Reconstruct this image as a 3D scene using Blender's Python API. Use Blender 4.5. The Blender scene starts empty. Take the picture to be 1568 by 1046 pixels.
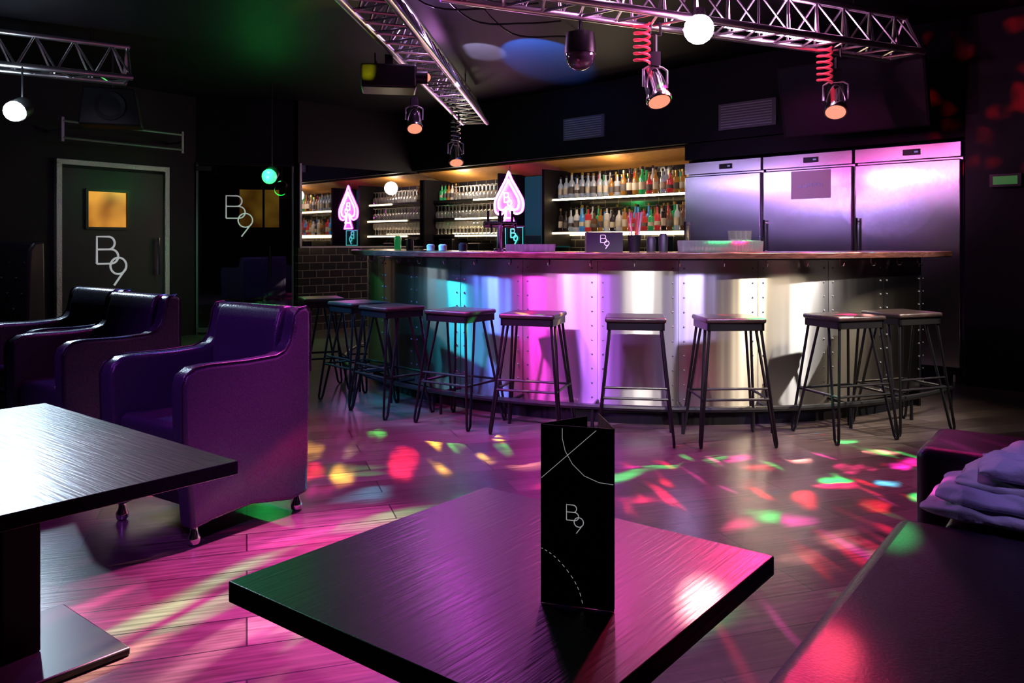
import bpy, math, random
from mathutils import Vector, Matrix, noise
random.seed(7)
scene=bpy.context.scene
COL=scene.collection
scene.view_settings.view_transform='Standard'
scene.view_settings.look='None'
pi=math.pi
# ------------------------------------------------------------------ materials
def newmat(name):
    m=bpy.data.materials.new(name); m.use_nodes=True
    nt=m.node_tree; b=nt.nodes['Principled BSDF']
    return m,nt,b
def mat(name,col,rough=.5,metal=0,emit=None,es=0,bump=0,bscale=80,spec=.5,var=0,coat=0):
    m,nt,b=newmat(name)
    b.inputs['Base Color'].default_value=(*col,1)
    b.inputs['Roughness'].default_value=rough
    b.inputs['Metallic'].default_value=metal
    b.inputs['Specular IOR Level'].default_value=spec
    b.inputs['Coat Weight'].default_value=coat
    if emit:
        b.inputs['Emission Color'].default_value=(*emit,1)
        b.inputs['Emission Strength'].default_value=es
    if bump or var:
        tc=nt.nodes.new('ShaderNodeTexCoord')
        n=nt.nodes.new('ShaderNodeTexNoise'); n.inputs['Scale'].default_value=bscale; n.inputs['Detail'].default_value=5
        nt.links.new(tc.outputs['Object'],n.inputs['Vector'])
        if bump:
            bp=nt.nodes.new('ShaderNodeBump'); bp.inputs['Strength'].default_value=bump; bp.inputs['Distance'].default_value=.01
            nt.links.new(n.outputs['Fac'],bp.inputs['Height']); nt.links.new(bp.outputs['Normal'],b.inputs['Normal'])
        if var:
            mr=nt.nodes.new('ShaderNodeMapRange'); mr.inputs['To Min'].default_value=max(.03,rough-var); mr.inputs['To Max'].default_value=rough+var
            mr.inputs['From Min'].default_value=.3; mr.inputs['From Max'].default_value=.7
            nt.links.new(n.outputs['Fac'],mr.inputs['Value']); nt.links.new(mr.outputs['Result'],b.inputs['Roughness'])
    return m
def wood(name,c1,c2,rough=.32,scale=(3,60,60),ang=0,bump=.25,coat=0,crough=.1):
    m,nt,b=newmat(name)
    tc=nt.nodes.new('ShaderNodeTexCoord'); mp=nt.nodes.new('ShaderNodeMapping')
    mp.inputs['Scale'].default_value=scale; mp.inputs['Rotation'].default_value=(0,0,ang)
    n=nt.nodes.new('ShaderNodeTexNoise'); n.inputs['Scale'].default_value=2; n.inputs['Detail'].default_value=8; n.inputs['Distortion'].default_value=.6
    cr=nt.nodes.new('ShaderNodeValToRGB'); cr.color_ramp.elements[0].color=(*c1,1); cr.color_ramp.elements[1].color=(*c2,1)
    cr.color_ramp.elements[0].position=.35; cr.color_ramp.elements[1].position=.7
    bp=nt.nodes.new('ShaderNodeBump'); bp.inputs['Strength'].default_value=bump; bp.inputs['Distance'].default_value=.004
    L=nt.links.new
    L(tc.outputs['Object'],mp.inputs['Vector']); L(mp.outputs['Vector'],n.inputs['Vector']); L(n.outputs['Fac'],cr.inputs['Fac'])
    L(cr.outputs['Color'],b.inputs['Base Color']); L(n.outputs['Fac'],bp.inputs['Height']); L(bp.outputs['Normal'],b.inputs['Normal'])
    b.inputs['Roughness'].default_value=rough; b.inputs['Coat Weight'].default_value=coat; b.inputs['Coat Roughness'].default_value=crough
    if coat: L(bp.outputs['Normal'],b.inputs['Coat Normal'])
    return m
def floor_mat():
    m,nt,b=newmat('plank_floor'); L=nt.links.new
    tc=nt.nodes.new('ShaderNodeTexCoord'); mp=nt.nodes.new('ShaderNodeMapping'); mp.inputs['Rotation'].default_value=(0,0,math.radians(-18))
    br=nt.nodes.new('ShaderNodeTexBrick'); br.inputs['Color1'].default_value=(.075,.055,.05,1); br.inputs['Color2'].default_value=(.17,.135,.12,1)
    br.inputs['Mortar'].default_value=(.012,.01,.01,1); br.inputs['Scale'].default_value=1; br.inputs['Mortar Size'].default_value=.003
    br.inputs['Brick Width'].default_value=1.2; br.inputs['Row Height'].default_value=.19
    mp2=nt.nodes.new('ShaderNodeMapping'); mp2.inputs['Scale'].default_value=(1.5,22,1)
    n=nt.nodes.new('ShaderNodeTexNoise'); n.inputs['Scale'].default_value=3; n.inputs['Detail'].default_value=8
    mx=nt.nodes.new('ShaderNodeMix'); mx.data_type='RGBA'; mx.blend_type='MULTIPLY'; mx.inputs['Factor'].default_value=.8
    cr=nt.nodes.new('ShaderNodeValToRGB'); cr.color_ramp.elements[0].color=(.2,.17,.16,1); cr.color_ramp.elements[0].position=.3; cr.color_ramp.elements[1].position=.65
    bp=nt.nodes.new('ShaderNodeBump'); bp.inputs['Strength'].default_value=.16; bp.inputs['Distance'].default_value=.004
    L(tc.outputs['Object'],mp.inputs['Vector']); L(mp.outputs['Vector'],br.inputs['Vector']); L(mp.outputs['Vector'],mp2.inputs['Vector'])
    L(mp2.outputs['Vector'],n.inputs['Vector']); L(n.outputs['Fac'],cr.inputs['Fac'])
    L(br.outputs['Color'],mx.inputs[6]); L(cr.outputs['Color'],mx.inputs[7]); L(mx.outputs[2],b.inputs['Base Color'])
    L(n.outputs['Fac'],bp.inputs['Height']); L(bp.outputs['Normal'],b.inputs['Normal'])
    b.inputs['Roughness'].default_value=.28
    return m
def tile_mat():
    m,nt,b=newmat('black_metro_tile'); L=nt.links.new
    tc=nt.nodes.new('ShaderNodeTexCoord'); sp=nt.nodes.new('ShaderNodeSeparateXYZ'); ad=nt.nodes.new('ShaderNodeMath'); cb=nt.nodes.new('ShaderNodeCombineXYZ')
    L(tc.outputs['Object'],sp.inputs[0]); L(sp.outputs[0],ad.inputs[0]); L(sp.outputs[1],ad.inputs[1]); L(ad.outputs[0],cb.inputs[0]); L(sp.outputs[2],cb.inputs[1])
    br=nt.nodes.new('ShaderNodeTexBrick'); br.inputs['Color1'].default_value=(.02,.02,.024,1); br.inputs['Color2'].default_value=(.035,.03,.035,1)
    br.inputs['Mortar'].default_value=(.18,.17,.15,1); br.inputs['Scale'].default_value=1; br.inputs['Mortar Size'].default_value=.006; br.inputs['Mortar Smooth'].default_value=.3
    br.inputs['Brick Width'].default_value=.2; br.inputs['Row Height'].default_value=.1
    bp=nt.nodes.new('ShaderNodeBump'); bp.invert=True; bp.inputs['Distance'].default_value=.006
    L(cb.outputs[0],br.inputs['Vector']); L(br.outputs['Color'],b.inputs['Base Color']); L(br.outputs['Fac'],bp.inputs['Height']); L(bp.outputs['Normal'],b.inputs['Normal'])
    b.inputs['Roughness'].default_value=.12
    return m
def steel(name,base,rough,aniso,rot,wave=0,wscale=(6,6,.3)):
    m,nt,b=newmat(name); L=nt.links.new
    b.inputs['Base Color'].default_value=(*base,1); b.inputs['Metallic'].default_value=1; b.inputs['Roughness'].default_value=rough
    b.inputs['Anisotropic'].default_value=aniso; b.inputs['Anisotropic Rotation'].default_value=rot
    tg=nt.nodes.new('ShaderNodeTangent'); tg.direction_type='RADIAL'; tg.axis='Z'; L(tg.outputs[0],b.inputs['Tangent'])
    tc=nt.nodes.new('ShaderNodeTexCoord'); mp=nt.nodes.new('ShaderNodeMapping'); mp.inputs['Scale'].default_value=wscale
    n=nt.nodes.new('ShaderNodeTexNoise'); n.inputs['Scale'].default_value=1; n.inputs['Detail'].default_value=1
    L(tc.outputs['Object'],mp.inputs[0]); L(mp.outputs[0],n.inputs['Vector'])
    bp=nt.nodes.new('ShaderNodeBump'); bp.inputs['Strength'].default_value=wave; bp.inputs['Distance'].default_value=.02
    L(n.outputs['Fac'],bp.inputs['Height']); L(bp.outputs['Normal'],b.inputs['Normal'])
    return m
def glassy(name,tint=(1,1,1),refl=.15,rough=.03,milk=0):
    m=bpy.data.materials.new(name); m.use_nodes=True; nt=m.node_tree; nt.nodes.clear(); L=nt.links.new
    o=nt.nodes.new('ShaderNodeOutputMaterial'); mx=nt.nodes.new('ShaderNodeMixShader'); t=nt.nodes.new('ShaderNodeBsdfTransparent'); g=nt.nodes.new('ShaderNodeBsdfGlossy')
    t.inputs[0].default_value=(*tint,1); g.inputs['Roughness'].default_value=rough; mx.inputs[0].default_value=refl
    L(t.outputs[0],mx.inputs[1]); L(g.outputs[0],mx.inputs[2])
    if milk:
        d=nt.nodes.new('ShaderNodeBsdfTranslucent'); m2=nt.nodes.new('ShaderNodeMixShader'); m2.inputs[0].default_value=milk
        d.inputs[0].default_value=(.9,.9,.9,1)
        L(mx.outputs[0],m2.inputs[1]); L(d.outputs[0],m2.inputs[2]); L(m2.outputs[0],o.inputs[0])
    else: L(mx.outputs[0],o.inputs[0])
    return m
M_BLACK=mat('matte_black_paint',(.008,.007,.010),.6,bump=.1,bscale=15,spec=.12)
M_CEIL=mat('black_ceiling_paint',(.010,.009,.013),.55,bump=.1,bscale=10,spec=.12)
M_WALL=mat('black_wall_paint',(.010,.009,.012),.5,bump=.15,bscale=12,spec=.15)
M_FLOOR=floor_mat(); M_TILE=tile_mat()
M_BAR=steel('riveted_bar_steel',(.74,.72,.73),.31,.97,.25,.22,(9,9,.12))
M_FRIDGE=steel('brushed_fridge_steel',(.62,.61,.65),.25,.85,0,.30,(.8,.8,2.0))
M_ALU=mat('truss_aluminium',(.85,.83,.88),.30,1)
M_CHROME=mat('chrome',(.8,.8,.82),.12,1)
M_IRON=mat('black_iron',(.012,.012,.014),.35,.3)
M_TABLE=wood('wenge_table_top',(.006,.005,.006),(.022,.017,.02),.38,(3,70,60),0,.22,coat=.25,crough=.2)
M_COUNTER=wood('bar_counter_wood',(.05,.018,.016),(.13,.05,.04),.25,(6,6,40))
M_SOFFIT=wood('soffit_wood',(.26,.10,.015),(.42,.20,.04),.5,(8,60,20))
M_SEATW=wood('stool_seat_wood',(.015,.01,.01),(.05,.03,.03),.3,(6,50,20))
M_LEATH=mat('dark_leather',(.034,.026,.055),.28,bump=.15,bscale=180,var=.04)
M_LEATHR=mat('black_leather',(.012,.009,.017),.36,bump=.12,bscale=160,var=.05,spec=.35)
M_MIRROR=mat('smoked_mirror',(.5,.48,.52),.02,1)
M_GLASS=glassy('door_glass',(.6,.68,.66),.16,.02)
M_TUMBLER=glassy('clear_glassware',(.9,.92,.96),.35,.08,.28)
M_LED=mat('warm_led_strip',(1,.8,.5),.5,emit=(1,.74,.38),es=22)
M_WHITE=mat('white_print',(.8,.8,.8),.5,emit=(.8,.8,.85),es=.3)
M_CARD=mat('menu_card_black',(.022,.022,.026),.42,bump=.1,bscale=300)
M_NEON=mat('pink_neon_tube',(1,.2,.9),.4,emit=(1,.12,.85),es=14)
M_NEONW=mat('white_neon_tube',(1,.8,1),.4,emit=(1,.72,1),es=10)
M_NEONF=mat('spade_backing',(.5,.05,.5),.4,emit=(.85,.12,.8),es=1.7)
M_NEONC=mat('cyan_neon_tube',(.2,1,.9),.4,emit=(.1,.8,.7),es=1.0)
M_LENS_W=mat('white_lamp_lens',(1,1,1),.3,emit=(.75,.93,1),es=60)
M_LENS_P=mat('pink_lamp_globe',(1,.8,1),.3,emit=(1,.62,.95),es=16)
M_LENS_A=mat('amber_lens',(1,.5,.3),.1,emit=(1,.30,.18),es=1.1)
M_GLOW_G=mat('green_reflection_glow',(.02,1,.1),.3,emit=(.015,1,.07),es=8)
M_TUBE=mat('fluorescent_tube',(1,.9,1),.3,emit=(1,.62,1),es=16)
def amber(name,es):
    m,nt,b=newmat(name); L=nt.links.new
    tc=nt.nodes.new('ShaderNodeTexCoord'); n=nt.nodes.new('ShaderNodeTexNoise'); n.inputs['Scale'].default_value=3.0; n.inputs['Detail'].default_value=1
    cr=nt.nodes.new('ShaderNodeValToRGB'); e=cr.color_ramp.elements; e[0].position=.35; e[0].color=(.30,.07,.004,1); e[1].position=.62; e[1].color=(1,.42,.05,1)
    L(tc.outputs['Object'],n.inputs[0]); L(n.outputs[0],cr.inputs[0]); L(cr.outputs[0],b.inputs['Emission Color']); b.inputs['Emission Strength'].default_value=es
    b.inputs['Base Color'].default_value=(.2,.1,.02,1); b.inputs['Roughness'].default_value=.25
    return m
M_AMBER=amber('amber_window',.75); M_AMBER2=amber('lobby_amber_glass',.30)
M_SCREEN=mat('screen_black',(.004,.004,.006),.35,spec=.25)
M_PAPER=mat('paper',(.9,.88,.9),.6)
M_GREY=mat('painted_grey_metal',(.25,.25,.28),.4,.6)
M_VENT=mat('vent_grille',(.10,.095,.11),.5,.0)
M_VENT2=mat('vent_slats',(.36,.35,.38),.5,.0)
M_RED=mat('straw_red',(.7,.15,.06),.5)
M_COIL=mat('red_lit_coiled_cable',(.9,.08,.12),.35,emit=(1,.05,.12),es=.25)  # red light on the coil put into its colour and a slight glow
M_GREENEXIT=mat('exit_sign_face',(.05,.5,.15),.4,emit=(.12,.6,.05),es=.12)

# ------------------------------------------------------------------ mesh builder
class MB:
    def __init__(s): s.v=[];s.f=[];s.m=[];s.mats=[]
    def mi(s,m):
        if m not in s.mats: s.mats.append(m)
        return s.mats.index(m)
    def add(s,vs,fs,m,M=None):
        b=len(s.v)
        for p in vs:
            p=Vector(p)
            if M is not None: p=M@p
            s.v.append(p)
        k=s.mi(m)
        for f in fs: s.f.append([b+i for i in f]); s.m.append(k)
    def box(s,c,d,m,rz=0,M=None):
        R=Matrix.Translation(c)@Matrix.Rotation(rz,4,'Z')
        if M is not None: R=M@R
        x,y,z=d[0]/2,d[1]/2,d[2]/2
        vs=[(-x,-y,-z),(x,-y,-z),(x,y,-z),(-x,y,-z),(-x,-y,z),(x,-y,z),(x,y,z),(-x,y,z)]
        s.add(vs,[(0,3,2,1),(4,5,6,7),(0,1,5,4),(1,2,6,5),(2,3,7,6),(3,0,4,7)],m,R)
    def prism(s,poly,a,b,m,axis='X',M=None):
        n=len(poly); vs=[]
        for t in (a,b):
            for (p,q) in poly:
                vs.append({'X':(t,p,q),'Y':(p,t,q),'Z':(p,q,t)}[axis])
        fs=[tuple(range(n))[::-1],tuple(range(n,2*n))]+[(i,(i+1)%n,n+(i+1)%n,n+i) for i in range(n)]
        s.add(vs,fs,m,M)
    def path(s,pts,r,m,n=8,closed=False,M=None):
        pts=[Vector(p) for p in pts]; N=len(pts); vs=[];fs=[]
        prev=None
        for i in range(N):
            if closed: t=pts[(i+1)%N]-pts[i-1]
            elif i==0: t=pts[1]-pts[0]
            elif i==N-1: t=pts[-1]-pts[-2]
            else: t=(pts[i+1]-pts[i]).normalized()+(pts[i]-pts[i-1]).normalized()
            if t.length<1e-9: t=Vector((0,0,1))
            t.normalize()
            if prev is None:
                a=Vector((0,0,1)) if abs(t.z)<.9 else Vector((1,0,0)); u=t.cross(a).normalized()
            else:
                u=prev-t*prev.dot(t)
                u=u.normalized() if u.length>1e-6 else t.orthogonal().normalized()
            prev=u; w=t.cross(u)
            for k in range(n):
                A=2*pi*k/n; vs.append(pts[i]+(u*math.cos(A)+w*math.sin(A))*r)
        for i in range(N if closed else N-1):
            j=(i+1)%N
            for k in range(n):
                l=(k+1)%n; fs.append((i*n+k,i*n+l,j*n+l,j*n+k))
        if not closed: fs+= [tuple(range(n))[::-1],tuple((N-1)*n+k for k in range(n))]
        s.add(vs,fs,m,M)
    def lathe(s,prof,c,m,n=14,M=None):
        vs=[];fs=[];P=len(prof)
        for (r,z) in prof:
            for k in range(n):
                A=2*pi*k/n; vs.append((c[0]+r*math.cos(A),c[1]+r*math.sin(A),c[2]+z))
        for i in range(P-1):
            for k in range(n):
                l=(k+1)%n; fs.append((i*n+k,i*n+l,(i+1)*n+l,(i+1)*n+k))
        fs+=[tuple(range(n))[::-1],tuple((P-1)*n+k for k in range(n))]
        s.add(vs,fs,m,M)
    def sphere(s,c,r,m,n=14,M=None,sz=1):
        s.lathe([(max(.0005,r*math.sin(pi*i/8)),-r*sz*math.cos(pi*i/8)) for i in range(9)],c,m,n,M)
    def arc(s,C,r0,r1,z0,z1,a0,a1,m,n=72):
        vs=[];fs=[]
        for i in range(n+1):
            A=a0+(a1-a0)*i/n; c,q=math.cos(A),math.sin(A)
            vs+=[(C[0]+r0*c,C[1]+r0*q,z0),(C[0]+r1*c,C[1]+r1*q,z0),(C[0]+r1*c,C[1]+r1*q,z1),(C[0]+r0*c,C[1]+r0*q,z1)]
        for i in range(n):
            a=i*4;b=a+4
            for k in range(4):
                l=(k+1)%4; fs.append((a+k,a+l,b+l,b+k))
        fs+=[(3,2,1,0),(n*4,n*4+1,n*4+2,n*4+3)]
        s.add(vs,fs,m)
    def obj(s,name,parent=None,bevel=0,seg=3,M=None,smooth=True,sub=0):
        me=bpy.data.meshes.new(name); me.from_pydata([tuple(p) for p in s.v],[],s.f)
        for m in s.mats: me.materials.append(m)
        for p,k in zip(me.polygons,s.m): p.material_index=k
        import bmesh
        bm=bmesh.new(); bm.from_mesh(me); bmesh.ops.recalc_face_normals(bm,faces=bm.faces); bm.to_mesh(me); bm.free()
        if smooth:
            me.polygons.foreach_set('use_smooth',[True]*len(me.polygons))
            me.set_sharp_from_angle(angle=math.radians(38))
        o=bpy.data.objects.new(name,me); COL.objects.link(o)
        if M is not None: o.matrix_world=M
        if bevel:
            b=o.modifiers.new('bevel','BEVEL'); b.width=bevel; b.segments=seg; b.limit_method='ANGLE'; b.angle_limit=math.radians(38)
            b.harden_normals=False
        if parent: o.parent=parent
        return o
def empty(name,loc=(0,0,0),rz=0):
    e=bpy.data.objects.new(name,None); e.empty_display_size=.2; e.location=loc; e.rotation_euler=(0,0,rz); COL.objects.link(e); return e
def TR(x,y,z,rz=0): return Matrix.Translation((x,y,z))@Matrix.Rotation(rz,4,'Z')

# ------------------------------------------------------------------ camera
H=1.16
cam=bpy.data.cameras.new('camera'); co=bpy.data.objects.new('camera',cam); COL.objects.link(co)
co.location=(0,0,H); co.rotation_euler=(pi/2,0,0); cam.sensor_width=36; cam.lens=36*1250/1568; cam.shift_y=-(523-372)/1568
cam.clip_start=.05; scene.camera=co

# ------------------------------------------------------------------ room shell
def slab(name,p0,p1,z0,z1,m,th=.1,side=1):
    p0=Vector(p0);p1=Vector(p1);d=p1-p0;L=d.length;a=math.atan2(d.y,d.x)
    b=MB(); b.box((L/2,side*th/2,(z0+z1)/2),(L,th,z1-z0),m)
    return b.obj(name,M=TR(p0.x,p0.y,0,a),smooth=False)
b=MB(); b.box((-.5,6,-.05),(15,18,.1),M_FLOOR); b.obj('floor',smooth=False)
b=MB(); b.box((-.5,6,3.05),(15,18,.1),M_CEIL); b.obj('ceiling',smooth=False)
WA=math.radians(-45.5)             # back-bar frame
BW=TR(1.79,8.56,0,WA)
def bw(x,y,z=0): return BW@Vector((x,y,z))
slab('wall_right',(4.9,-2.5),(4.9,5.45),0,3,M_WALL,side=-1)
slab('wall_rear',(-7,-2.5),(4.9,-2.5),0,3,M_WALL,side=-1)
slab('wall_left',(-7,-2.5),(-7,6.03),0,3,M_WALL,side=1)
slab('wall_door_side',(-7,6.03),(-4.0,10.33),0,3,M_WALL,side=1)
slab('wall_glass_fascia',(-4.0,10.33),(-2.83,10.6),2.18,3,M_WALL,side=1)
slab('wall_lobby_back',(-5.2,13.2),(-1.6,13.6),0,3,M_WALL,side=1)
slab('wall_lobby_left',(-4.05,10.4),(-5.2,13.2),0,3,M_WALL,side=-1)
MX=-4.62
b=MB()
b.box((MX/2,.75,1.5),(-MX,.1,3),M_TILE); b.obj('wall_back_bar',M=BW,smooth=False)
b=MB(); b.box((-.95,.05,2.6),(7.5,.1,.8),M_BLACK); b.box((1.35,.14,2.11),(2.7,.2,.17),M_BLACK); b.obj('wall_bulkhead',M=BW,smooth=False)
b=MB(); b.prism([(.105,2.17),(.105,2.19),(.69,2.08),(.69,2.06)],MX+.02,-.03,M_SOFFIT,'X'); b.obj('trim_soffit',M=BW,smooth=False)
b=MB(); b.box((3.75,.05,1.5),(2.1,.1,3),M_WALL); b.obj('wall_right_of_fridges',M=BW,smooth=False)
b=MB(); b.box((MX-.05,-.55,.55),(.1,2.6,1.1),M_TILE); b.obj('wall_mirrored_tile',M=BW,smooth=False)  # solid tiles stand in for the back wall's reflection in the mirror
b=MB(); b.box((MX-.05,-.55,2.05),(.1,2.6,1.9),M_WALL); b.obj('wall_mirror_side',M=BW,smooth=False)
b=MB(); b.box((MX+.008,-.55,1.64),(.012,2.5,1.06),M_MIRROR); b.box((MX+.01,-1.82,1.64),(.02,.03,1.1),M_GREY);b.box((MX+.01,-.55,1.105),(.02,2.56,.02),M_GREY)
b.obj('wall_mirror',M=BW,smooth=False)

# ------------------------------------------------------------------ logo
def arcp(cx,cz,r,a0,a1,n=14):
    return [(cx+r*math.cos(math.radians(a0+(a1-a0)*i/n)),cz+r*math.sin(math.radians(a0+(a1-a0)*i/n))) for i in range(n+1)]
def logo(b,c,h,m,r,M=None,y=0):
    strokes=[[(0,.45),(0,1),(.24,1)]+arcp(.24,.87,.13,90,-90)+[(0,.74)],
             [(.24,.74)]+arcp(.30,.595,.145,90,-90)+[(0,.45)],
             arcp(.45,.40,.17,0,360,24),
             [(.61,.34),(.36,0)]]
    for s in strokes:
        b.path([(c[0]+(x-.3)*h,y,c[1]+(z-.5)*h) for x,z in s],r,m,6,M=M)

# ------------------------------------------------------------------ left B9 door
dang=math.atan2(.82,.573); DM=TR(-5.0,8.9,0,dang)
e=empty('door_1'); e.matrix_world=DM
b=MB(); b.box((.67,-.02,1.0),(1.22,.05,1.98),mat('charcoal_door',(.022,.022,.027),.4,bump=.1,bscale=20,spec=.3)); b.obj('leaf',e,.004)
b=MB()
M_FR=mat('studded_frame',(.42,.42,.43),.35,.6,bump=.9,bscale=60)
for c,d in (((.03,-.04,1.02),(.06,.06,2.04)),((1.31,-.04,1.02),(.06,.06,2.04)),((.67,-.04,2.05),(1.34,.06,.06))): b.box(c,d,M_FR)
b.obj('frame',e,.004)
b=MB(); b.box((.57,-.055,1.54),(.44,.01,.40),M_AMBER)
for c,d in (((.57,-.06,1.755),(.5,.03,.03)),((.57,-.06,1.325),(.5,.03,.03)),((.33,-.06,1.54),(.03,.03,.44)),((.81,-.06,1.54),(.03,.03,.44))): b.box(c,d,M_IRON)
b.obj('vision_panel',e)
b=MB(); b.path([(1.17,-.10,.78),(1.17,-.10,1.22)],.018,M_CHROME); b.path([(1.17,-.10,.82),(1.17,-.04,.82)],.01,M_CHROME); b.path([(1.17,-.10,1.18),(1.17,-.04,1.18)],.01,M_CHROME); b.obj('pull_handle',e)
b=MB(); logo(b,(.62,.95),.56,M_WHITE,.012,y=-.05); b.obj('logo',e)
b=MB()
for z in (2.28,2.46): b.path([(-.05,-.3,z),(1.36,-.3,z)],.014,M_GREY)
for x in (-.05,1.36): b.box((x,-.3,2.37),(.03,.02,.26),M_GREY); b.box((x,-.15,2.37),(.02,.3,.03),M_GREY)
b.obj('wall_rail',M=DM)
# ------------------------------------------------------------------ glass door
ga=math.atan2(.27,1.17); GM=TR(-4.0,10.33,0,ga)
e=empty('door_2'); e.matrix_world=GM
b=MB(); b.box((.6,0,1.08),(1.17,.012,2.14),M_GLASS); b.obj('glass_leaf',e,smooth=False)
b=MB()
for x in (.015,1.185): b.box((x,0,1.09),(.022,.04,2.18),M_GREY)
b.box((.6,0,2.165),(1.2,.04,.03),M_IRON); b.box((.1,-.02,2.1),(.18,.03,.06),M_CHROME); b.box((.1,-.02,.06),(.18,.03,.06),M_CHROME)
b.obj('frame',e)
b=MB(); b.path([(.9,-.06,.72),(.9,-.06,1.12)],.016,M_CHROME); b.path([(.9,-.06,.76),(.9,0,.76)],.009,M_CHROME); b.path([(.9,-.06,1.08),(.9,0,1.08)],.009,M_CHROME); b.obj('pull_handle',e)
b=MB(); logo(b,(.52,1.50),.52,M_WHITE,.009,y=-.012); b.obj('logo',e)
b=MB(); b.box((.66,1.5,1.66),(.55,.04,.55),M_AMBER2); b.box((.66,1.49,1.96),(.65,.06,.05),M_IRON); b.box((.66,1.49,1.36),(.65,.06,.05),M_IRON);b.box((.72,1.47,1.66),(.03,.03,.55),M_IRON); b.obj('window_1',M=GM)

# ------------------------------------------------------------------ back bar shelves
random.seed(3)
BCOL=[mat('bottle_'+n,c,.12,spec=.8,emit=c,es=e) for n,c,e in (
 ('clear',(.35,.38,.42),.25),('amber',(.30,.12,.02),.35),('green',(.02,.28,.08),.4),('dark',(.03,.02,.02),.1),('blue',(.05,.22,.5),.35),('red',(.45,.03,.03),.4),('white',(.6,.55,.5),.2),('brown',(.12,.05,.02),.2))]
M_LABEL=mat('bottle_label',(.6,.55,.45),.6); M_LABEL2=mat('bottle_label_dark',(.12,.1,.1),.6); M_CAP=mat('bottle_cap',(.5,.35,.1),.3,.8)
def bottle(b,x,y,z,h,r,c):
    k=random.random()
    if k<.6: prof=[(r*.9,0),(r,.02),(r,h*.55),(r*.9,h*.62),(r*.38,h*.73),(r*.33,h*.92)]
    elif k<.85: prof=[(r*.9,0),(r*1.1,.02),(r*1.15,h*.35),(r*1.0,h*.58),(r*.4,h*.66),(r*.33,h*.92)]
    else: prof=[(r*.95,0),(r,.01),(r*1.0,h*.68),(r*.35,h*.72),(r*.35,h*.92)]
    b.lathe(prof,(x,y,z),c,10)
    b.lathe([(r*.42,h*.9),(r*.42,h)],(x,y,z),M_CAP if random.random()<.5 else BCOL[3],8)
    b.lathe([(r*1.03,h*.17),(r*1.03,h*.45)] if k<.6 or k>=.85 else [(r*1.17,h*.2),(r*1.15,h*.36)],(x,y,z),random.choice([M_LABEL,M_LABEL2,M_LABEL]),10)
def wineglass(b,x,y,z,s=1,inv=False):
    prof=[(.033,0),(.033,.004),(.006,.01),(.005,.07),(.03,.09),(.038,.125),(.03,.17)]
    if inv: prof=[(r,.17-q) for r,q in prof[::-1]]
    b.lathe([(r*s,q*s) for r,q in prof],(x,y,z),M_TUMBLER,9)
def tumbler(b,x,y,z,r=.035,h=.1):
    b.lathe([(r*.85,0),(r,h),(r*.9,h),(r*.78,.01)],(x,y,z),M_TUMBLER,10)
SH=MB();LED=MB();BT=MB();GL=MB()
R0,R1=-2.15,-.03     # right bay
for z in (1.30,1.72):
    SH.box(((R0+R1)/2,.5,z-.015),(R1-R0,.34,.03),M_IRON)
    LED.box(((R0+R1)/2,.322,z-.02),(R1-R0,.012,.022),M_LED)
LED.box(((R0+R1)/2,.66,1.32),(R1-R0-.1,.01,.012),M_LED); LED.box(((R0+R1)/2,.66,1.74),(R1-R0-.1,.01,.012),M_LED)
for z,hs in ((1.30,(.24,.33)),(1.72,(.24,.33))):
    x=R0+.05
    while x<R1-.05:
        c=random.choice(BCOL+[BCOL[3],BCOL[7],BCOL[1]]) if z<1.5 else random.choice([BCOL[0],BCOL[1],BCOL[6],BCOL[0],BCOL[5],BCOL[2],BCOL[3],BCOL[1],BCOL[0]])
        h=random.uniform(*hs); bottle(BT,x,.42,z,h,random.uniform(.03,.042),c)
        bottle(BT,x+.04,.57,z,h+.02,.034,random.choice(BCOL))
        x+=random.uniform(.082,.10)
L0,L1=MX+.08,-3.0
for z in (1.28,1.52,1.78):
    SH.box(((L0+L1)/2,.5,z-.015),(L1-L0,.34,.03),M_IRON)
    if z>1.6: LED.box((L1-.35,.322,z-.02),(.6,.012,.02),M_LED)
    else: LED.box(((L0+L1)/2+.25,.322,z-.02),((L1-L0)-.5,.012,.02),M_LED)
    LED.box(((L0+L1)/2,.66,z+.02),(L1-L0-.1,.01,.012),M_LED)
    x=L0+.05
    while x<L1-.05:
        if z<1.7 or x>-4.1: wineglass(GL,x,.38,z,1.1,z>1.5); wineglass(GL,x+.04,.50,z,1.15,z>1.5); wineglass(GL,x,.6,z,1.15,z>1.5)
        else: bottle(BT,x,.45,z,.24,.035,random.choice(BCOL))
        x+=.08
for x in (R0-.02,L1+.02,-.015,L0-.03): SH.box((x,.42,1.60),(.04,.5,.96),M_BLACK)
SH.box((-2.3,.45,.93),(4.48,.5,.05),M_IRON); SH.box((-2.3,.5,.45),(4.48,.4,.9),M_BLACK)
LED.box((-2.31,.66,1.262),(4.2,.012,.016),M_LED)
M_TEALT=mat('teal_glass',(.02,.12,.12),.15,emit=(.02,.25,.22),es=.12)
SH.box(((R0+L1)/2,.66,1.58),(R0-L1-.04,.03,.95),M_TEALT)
SH.obj('back_bar_shelving',M=BW); LED.obj('led_strip',M=BW); BT.obj('bottle_collection',M=BW); GL.obj('wine_glass_collection',M=BW)
b=MB()
for x,w,h in ((-4.2,.3,.26),(-3.6,.22,.2),(-2.75,.34,.3),(-1.2,.3,.24),(-.45,.3,.28)):
    b.box((x,.42,.957+h/2),(w,.3,h),M_GREY if w>.3 else M_IRON)
b.obj('bar_appliances',M=BW,bevel=.01)

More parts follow.
